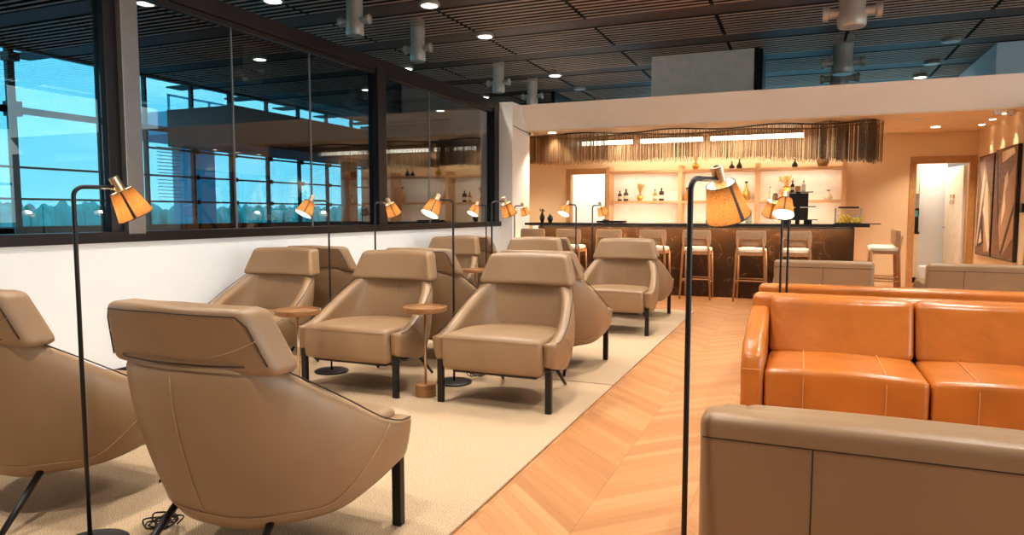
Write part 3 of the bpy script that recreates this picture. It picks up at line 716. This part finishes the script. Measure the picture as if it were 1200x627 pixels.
# ------------------------------------------------------------ armchair
SO = 1
def make_armchair():
    t = thing('armchair', 'x', 'armchair')
    Thalf = [(-.425, -.41, .445), (-.43, -.31, .45), (-.425, -.18, .50), (-.402, -.02, .60), (-.365, .14, .70), (-.315, .25, .765), (-.245, .325, .775), (-.13, .352, .775), (0, .36, .775)]
    Mhalf = [(-.42, -.40, .36), (-.43, -.30, .36), (-.435, -.16, .37), (-.425, 0, .41), (-.375, .13, .45), (-.305, .225, .48), (-.225, .285, .49), (-.13, .322, .50), (0, .33, .50)]
    Bhalf = [(-.405, -.385, .275), (-.405, -.30, .255), (-.40, -.16, .22), (-.375, -.02, .19), (-.325, .07, .18), (-.25, .14, .17), (-.17, .185, .155), (-.09, .205, .15), (0, .21, .15)]
    def full(h):
        c = catmull(h, 3); return c + [Vector((-p.x, p.y, p.z)) for p in c[-2::-1]]
    Tf, Mf, Bf = full(Thalf), full(Mhalf), full(Bhalf); n = len(Tf); rows = []
    for k in range(7):
        v = k/6; row = []
        for i in range(n):
            a = Bf[i]*(1-v)*(1-2*v)+Mf[i]*4*v*(1-v)+Tf[i]*v*(2*v-1)
            row.append(a)
        rows.append(row)
    def grid(rows):
        q = MB(); m_ = len(rows[0]); vs = [p for r_ in rows for p in r_]
        return q.add(vs, [(a*m_+b_, a*m_+b_+1, (a+1)*m_+b_+1, (a+1)*m_+b_) for a in range(len(rows)-1) for b_ in range(m_-1)])
    # outward normal check: offset inward for the thickness
    sh = grid(rows).build('shell', leather, t, smooth=True, solid=.082, sub=1, offset=SO)
    # piping along the outer top edge and a stitched line low on the shell
    eps = lambda p, k=1.006: Vector((p.x*k, p.y*k if p.y > 0 else p.y, p.z))
    def surf(i, v):
        i0 = int(i); fr_ = i-i0; i1 = min(i0+1, n-1)
        f_ = lambda j: Bf[j]*(1-v)*(1-2*v)+Mf[j]*4*v*(1-v)+Tf[j]*v*(2*v-1)
        return eps(f_(i0).lerp(f_(i1), fr_), 1.003)
    MB().tube([surf(i, .985) for i in range(1, n-1)], .0028, 5).build('piping', piping, t, smooth=True)
    st = MB(); pts = []
    for i in range(0, 2*(n-1)+1):
        q_ = i/2; s = abs(q_/(n-1)-.5)*2         # 0 centre back .. 1 arm front
        if s > .80: continue
        v = .10+.02*s+.84*max(0, (s-.5)/.30)**2.4 if s > .5 else .11
        pts.append(surf(q_, min(.97, v)))
    st.tube(pts, .0017, 5)
    st.tube([surf((n-1)/2, v/10) for v in range(1, 10)], .0016, 5)
    st.build('seam', stitch, t, smooth=True)
    # seat cushion
    def seatf(x, y, z):
        k = abs(x)/.36
        yy = y; xx = x
        zt = min(1, max(0, (z-.235)/.23))
        if y > -.1:
            u_ = (y+.1)/.37; xx = x*(1-(.24+.30*(1-zt))*u_**1.2); yy = -.1+(y+.1)*(.56+.44*zt)
        if y < -.4: yy = y+.018*k*k-.012*(1-((z-.36)/.11)**2)
        zz = z
        if z > .4: zz = z+.012*(1-k*k)-.05*max(0, (y+.1))
        if z < .3: zz = z - (.0 if y > -.4 else .0)
        return (xx, yy, zz)
    MB().gbox(-.342, .342, -.435, .235, .23, .458, 10, 9, 5, seatf).build('seat', leather, t, smooth=True, bevel=.028, seg=3)
    MB().box(-.29, .29, -.36, -.02, .205, .24).build('seat_base', piping, t)
    MB().tube([(-.325, -.428, .438), (-.2, -.441, .443), (0, -.447, .446), (.2, -.441, .443), (.325, -.428, .438)], .0018, 5).build('seat_piping', stitch, t)
    # inner back pad
    def backf(x, y, z):
        k = abs(x)/.26; s = (z-.42)/.38
        return (x*(1+.30*(1-s)), y+.07*s+.02-(.06+.05*(1-s))*k**3, z)
    MB().gbox(-.255, .255, .19, .26, .42, .80, 10, 2, 8, backf).build('back_cushion', leather, t, smooth=True, bevel=.02, seg=3)
    MB().tube([Vector((0, .19+.07*((z-.42)/.38)+.018, z)) for z in [.47+.033*k for k in range(10)]], .0018, 5).build('back_seam', stitch, t)
    # headrest
    def hf(x, y, z):
        s = (z-.87)/.10; k = abs(x)/.32
        return (x*(1-.095*s), y+.035*s+.006-.055*k*k, z-.030+.008*(1-k)*(1 if s > 0 else 0))
    hr = MB().gbox(-.325, .325, .235, .368, .762, .978, 14, 4, 5, hf).build('headrest', leather, t, smooth=True, bevel=.042, seg=5)
    def hedge(s, x, yy): p = hf(x, yy, .87+s*.10); return Vector(p)
    q = MB(); w = .312
    pts = [hedge(-.7, -w, .366)]+[hedge(-.78+1.6*k/6, -w, .366) for k in range(1, 6)]+[hedge(.86, -w+.02+(2*w-.04)*k/12, .366) for k in range(13)]+[hedge(.80-1.6*k/6, w, .366) for k in range(1, 7)]
    q.tube(pts, .0026, 5).build('headrest_piping', piping, hr, smooth=True)
    MB().tube([hedge(.1-.72*(1-(abs(-1+2*k/16))**2), (-1+2*k/16)*.315, .3675) for k in range(17)], .0018, 5).build('headrest_seam', stitch, hr, smooth=True)
    # legs
    for s in (-1, 1):
        MB().box(s*.375-.02, s*.375+.02, -.385, -.35, 0, .28).build('leg', blackmetal, t, bevel=.004)
        MB().tube([(s*.245, .36, .009), (s*.235, .30, .07), (s*.21, .155, .215)], [.011, .0125, .014], 8).build('leg', blackmetal, t, smooth=True)
    for s in (-1, 1): MB().tube([(s*.36, -.34, .262), (s*.34, -.2, .225), (s*.25, .1, .205)], .012, 6).build('under_frame', blackmetal, t)
    o = MB().box(-.018, .018, 0, .002, -.006, .006).build('maker_tag', piping, t)
    p_ = surf((n-1)*.715, .15); o.location = p_ + Vector((.004, .004, 0)); o.rotation_euler = (0, 0, R(-62))
    return t
chair = make_armchair(); first = True
chairs = [
    (-1.82, 1.935, 1, 'large taupe leather armchair in the foreground seen from behind, between two lamps'),
    (-3.0, 1.95, 1, 'taupe leather armchair seen from behind, cut off by the left edge'),
    (-1.78, 4.34, 0, 'taupe leather armchair facing us in the middle, right of the wooden side table'),
    (-2.85, 4.30, 0, 'taupe leather armchair facing us between the two wooden side tables'),
    (-3.93, 4.30, 0, 'taupe leather armchair facing us against the low white wall'),
    (-1.87, 5.30, 1, 'taupe armchair back to back with the middle one, its side facing the aisle'),
    (-2.90, 5.27, 1, 'taupe armchair back to back with the one between the side tables'),
    (-3.93, 5.27, 1, 'taupe armchair back to back with the one against the white wall'),
    (-1.78, 7.30, 0, 'taupe armchair facing us in the far row, beside the aisle'),
    (-2.85, 7.30, 0, 'taupe armchair facing us in the middle of the far row'),
    (-3.90, 7.30, 0, 'taupe armchair facing us in the far row, under the end of the glass partition'),
    (-1.85, 8.24, 1, 'farthest taupe armchair beside the aisle, facing the bar'),
    (-2.88, 8.24, 1, 'farthest taupe armchair in the middle, facing the bar'),
    (-3.90, 8.24, 1, 'farthest taupe armchair by the wall, facing the bar')]
for k, (x, y, f_, lab) in enumerate(chairs):
    o = chair if k == 0 else copy_tree(chair)
    o.location = (x, y, .014); o.rotation_euler = (0, 0, PI if f_ else 0); tag(o, lab, 'armchair', 'taupe armchairs in the lounge rows')

# ------------------------------------------------------------ side tables
def side_table(x, y, label):
    t = thing('side_table', label, 'side table', (x, y, .014), 0, 'small round side tables between armchairs')
    smooth_angle(MB().lathe([(0, .575), (.13, .575), (.145, .582), (.15, .61), (.143, .612), (.138, .598), (0, .596)], n=36).build('tabletop', wood, t))
    MB().tube([(0, 0, .08), (0, 0, .578)], .0085, 10).build('stem', brass, t, smooth=True)
    smooth_angle(MB().lathe([(0, 0), (.066, 0), (.07, .004), (.07, .082), (.066, .086), (0, .086)], n=28).build('base', wood, t))
side_table(-2.32, 4.06, 'round wooden side table left of the middle armchair, its base visible')
side_table(-3.02, 3.62, 'round wooden side table behind the foreground armchair headrest')
side_table(-3.38, 7.05, 'far small wooden side table between two armchairs of the far row')

# ------------------------------------------------------------ floor lamps
def lamp(x, y, side, d, label, z0=.014, ang=None, H=1.345, stripe=None, power=2.8):
    """side: +1 arm to +X, -1 arm to -X; ang overrides the arm heading. d: direction of the shade opening"""
    t = thing('floor_lamp', label, 'floor lamp', (x, y, z0), 0, 'slim black reading lamps'); H -= z0
    a = (R(66) if side > 0 else R(246)) if ang is None else ang
    u = Vector((math.cos(a), math.sin(a), 0))
    smooth_angle(MB().lathe([(0, 0), (.125, 0), (.13, .004), (.13, .012), (.12, .016), (0, .016)], n=36).build('base', blackmetal, t))
    rb = .035; pts = [Vector((0, 0, .014)), Vector((0, 0, .6)), Vector((0, 0, H-rb))]
    for k in range(1, 7):
        b_ = PI/2*k/6; pts.append(u*(rb-rb*math.cos(b_))+Vector((0, 0, H-rb+rb*math.sin(b_))))
    pts.append(u*.135+Vector((0, 0, H)))
    MB().tube(pts, .0078, 10).build('pole', blackmetal, t, smooth=True)
    tl_ = R(27 if side > 0 else 31)
    d = (u*math.sin(tl_)+Vector((0, 0, -math.cos(tl_)))).normalized() if d is None else Vector(d).normalized(); J = u*.148+Vector((0, 0, H))
    head = MB().tube([J-u*.02, J+u*.008], .009, 8).tube([J, J+d*.012], .013, 10)
    smooth_angle(head.build('joint', brass, t))
    top = J - d*.042
    M = d
    smooth_angle(MB().lathe([(.010, -.0), (.0175, .0), (.0175, .075), (.013, .078), (0, .078)], top, 20, M).build('cap', brass, t))
    MB().lathe([(0, .0), (.010, .0), (.010, .001)], top, 14, M).build('cap_recess', ceramic, t)
    s0 = .055; hh = .105; r0, r1 = .041, .064
    shd = MB().lathe([(r0, s0), (r1, s0+hh)], top, 32, M); shd.f = [q for q in shd.f if len(q) == 4]
    so = shd.build('lamp_shade', linen, t, smooth=True)
    inn = MB().lathe([(r0-.0015, s0), (r1-.0015, s0+hh)], top, 32, M); inn.f = [q for q in inn.f if len(q) == 4]
    inn.build('lining', lining, so, smooth=True)
    Mq = M.to_track_quat('Z', 'Y').to_matrix()
    rim = MB()
    for rr, zz in ((r0, s0), (r1, s0+hh)):
        rim.tube([top+Mq@Vector((rr*math.cos(k*PI/16), rr*math.sin(k*PI/16), zz)) for k in range(33)], .0016, 5, False)
    rim.build('rim', piping, so, smooth=True)
    # dark strip facing the side nearest the viewer
    tocam = (Vector((0, 0, 1.25))-Vector((x, y, 1.3)));  tocam = tocam.normalized()
    loc = Mq.inverted()@tocam; aa = math.atan2(loc.y, loc.x)+(.0 if stripe is None else stripe)
    qv = []
    for zz, rr in ((s0, r0), (s0+hh, r1)):
        for da in (-.085, .085): qv.append(top+Mq@Vector(((rr+.001)*math.cos(aa+da), (rr+.001)*math.sin(aa+da), zz)))
    MB().add(qv, [(0, 1, 3, 2)]).build('strip', piping, so, solid=.001, offset=1)
    bl = MB().lathe([(0, s0+.018), (.012, s0+.022), (.019, s0+.042), (.012, s0+.06), (0, s0+.064)], top, 14, M).build('bulb', bulb_e, t, smooth=True)
    bl.visible_shadow = True
    light('POINT', top+M*(s0+.075), power, (1, .84, .62), radius=.02, parent=t)
    return t
lamp(-2.40, 1.70, 1, None, 'slim black floor lamp in the left foreground beside the cut off armchair', stripe=.15)
lamp(-3.36, 4.41, -1, None, 'slim black floor lamp beside the armchair against the white wall, shade tipped toward us')
lamp(-3.40, 5.10, 1, None, 'slim black floor lamp before the second post of the partition, shade to the right')
lamp(-2.31, 4.46, -1, None, 'slim black floor lamp behind the side table, left of the middle armchair')
lamp(-3.40, 7.40, -1, None, 'slim black floor lamp, left of the two poles crossing near the partition end')
lamp(-2.33, 5.18, 1, None, 'slim black floor lamp, right of the two poles near the partition end')
lamp(-3.37, 8.20, 1, None, 'slim black floor lamp in front of the white pillar at the bar left end')
lamp(-2.31, 7.42, -1, None, 'slim black floor lamp in front of the left doorway, shade tipped toward us')
lamp(-2.34, 8.18, 1, None, 'slim black floor lamp at the left end of the bottle shelving')
lamp(-.278, 1.93, 1, None, 'large slim black floor lamp in the right foreground beside the taupe sofa', z0=0, stripe=-.55)
lamp(-.118, 5.02, -1, None, 'slim lamp behind the tan sofa with its shade turned away to the left', z0=0, ang=R(112))
lamp(-.073, 4.84, -1, None, 'slim lamp behind the tan sofa with its glowing shade tipped toward us', z0=0, ang=R(-98))
# cable coils by the lamp bases
def coil(x, y, label):
    pts = [(x+(.05+.02*math.sin(k*1.7))*math.cos(k*.9)*(1+.35*math.sin(k*.37)), y+.045*math.sin(k*.9)+.02*math.cos(k*.5), .03+.02*abs(math.sin(k*1.3))+.012) for k in range(40)]
    tag(MB().tube(catmull(pts, 4), .0035, 5).build('cable_coil', ceramic, smooth=True), label, 'cable')
coil(-2.20, 4.62, 'black coiled cable under the middle armchair')
coil(-3.0, 4.70, 'black coiled cable under the armchair between the side tables')
coil(-2.26, 1.90, 'black coiled cable on the rug by the foreground armchair leg')

# ------------------------------------------------------------ sofas
def sofa(label, loc, rz, width, seats, h, m_, stm, depth=.85, armless_round=False, cat='sofa', bow=.02, arm_top=9):
    """local: sitter faces -Y, centre at origin; back plane at y=+depth/2"""
    t = thing('sofa', label, cat, loc, rz); hw = width/2; hd = depth/2; aw = .115
    # outer back: slightly curved slab with seams
    def bf(x, y, z):
        s = (z-.12)/(h-.12); return (x, y+.05*s-.0, z)
    MB().gbox(-hw+.01, hw-.01, hd-.18, hd-.05, .12, h, 12, 2, 6, bf).build('back_frame', m_, t, smooth=True, bevel=.035, seg=4)
    q = MB(); zz = h-.068
    y_ = lambda z: hd-.05+.05*(z-.12)/(h-.12)+.0005
    q.tube([(-hw+.02, y_(zz), zz), (hw-.02, y_(zz), zz)], .002, 5)
    for x in [-hw+.31, -hw+.84, hw-.84, hw-.31] if width > 1.2 else [0]: q.tube([(x, y_(.14), .14), (x, y_(zz), zz)], .002, 5)
    q.build('back_seam', piping, t)
    # arms, profile drops from the back height to the front
    for s in (-1, 1):
        prof = [(-hd+.02, .12), (-hd, .40), (-hd+.02, .50), (-hd+.14, .575), (-hd+.30, .60), (-hd+.46, .645), (-hd+.62, h-.09), (-hd+.70, h-.075), (hd-.09, h-.075), (hd-.10, .12)]
        prof = [(p[0], min(p[1], arm_top)) for p in prof]
        a = MB(); x0 = s*(hw-aw); x1 = s*hw; n = len(prof)
        vs = [(min(x0, x1), p[0], p[1]) for p in prof]+[(max(x0, x1), p[0], p[1]) for p in prof]
        a.add(vs, [tuple(range(n)), tuple(range(2*n-1, n-1, -1))]+[(i, i+n, (i+1) % n+n, (i+1) % n) for i in range(n)])
        ar = a.build('arm', m_, t, bevel=.035, seg=4); smooth_angle(ar, 80)
        MB().tube([(s*(hw+.0005), -hd+.16, .14), (s*(hw+.0005), -hd+.16, min(.545, arm_top-.03))], .002, 5).tube([(s*(hw-.01), -hd-.001, .43), (s*(hw-aw+.01), -hd-.001, .43)], .002, 5).build('arm_seam', stm, ar)
    sw = (width-2*aw)/seats; g = .004
    for k in range(seats):
        x0 = -hw+aw+k*sw+g; x1 = x0+sw-2*g; xc = (x0+x1)/2
        def sfn(x, y, z):
            k_ = abs(x-xc)/((x1-x0)/2); zz_ = z+(.022*(1-k_**2) if z > .35 else 0)
            tuft = -.002*math.exp(-((abs(x-xc)-.19)/.012)**2) if z > .4 or y < -hd+.03 else 0
            yy_ = y-.02*(1-k_**2)*(y < -hd+.1)
            return (x, yy_-(tuft if y < -hd+.03 and z <= .4 else 0), zz_+(tuft if z > .4 else 0))
        c = MB().gbox(x0, x1, -hd+.015, hd-.20, .22, .43, 26, 8, 4, sfn).build('seat_cushion', m_, t, smooth=True, bevel=.035, seg=4)
        for s in (-1, 1):
            for e_ in (0,):
                x = xc+s*.19+e_
                MB().tube([(x, -hd-.003, .23), (x, -hd-.003, .385), (x, -hd+.006, .425), (x, -hd+.022, .441), (x, -hd+.06, .448), (x, -hd+.3, .450), (x, hd-.3, .450)], .0026, 5).build('cushion_seam', stm, c)
        def bfn(x, y, z):
            k_ = abs(x-xc)/((x1-x0)/2); s_ = (z-.43)/(h-.43)
            return (x, y+.10*s_-(.03*(1-k_**2)*(y < hd-.2)*(1-.4*s_)), z)
        MB().gbox(x0, x1, hd-.30, hd-.13, .42, h-.005, 12, 3, 8, bfn).build('back_cushion', m_, t, smooth=True, bevel=.035, seg=4)
    MB().box(-hw+.03, hw-.03, -hd+.04, hd-.1, .11, .225).build('base', m_, t, bevel=.01)
    for sx in (-1, 1):
        for sy in (-1, 1): MB().tube([(sx*(hw-.1), sy*(hd-.12), 0), (sx*(hw-.1), sy*(hd-.12), .115)], .018, 8).build('leg', blackmetal, t)
    return t
D = .86
# foreground taupe sofa (its back to us)
sofa('taupe leather sofa in the right foreground with its back to us', (-.262+1.0, 1.99+D/2, 0), PI, 2.0, 2, .682, leather, piping, arm_top=.53)
sofa('glossy tan leather sofa facing us on the right', (-.275+.885, 4.68-D/2, 0), 0, 1.77, 2, .755, orange, ostitch)
sofa('tan leather sofa back to back behind the front tan sofa, only its top edge showing', (-.275+.885, 5.20+D/2, 0), PI, 1.77, 2, .75, orange, ostitch)
sofa('taupe leather seat back behind the tan sofas, left one, below the lamp poles', (.215, 7.5+D/2, 0), PI, .93, 1, .78, leather, piping, cat='armchair', arm_top=.6)
sofa('taupe leather seat back behind the tan sofas, right one, before the doorway', (1.10+.9, 7.5+D/2, 0), PI, 1.8, 2, .78, leather, piping, arm_top=.6)
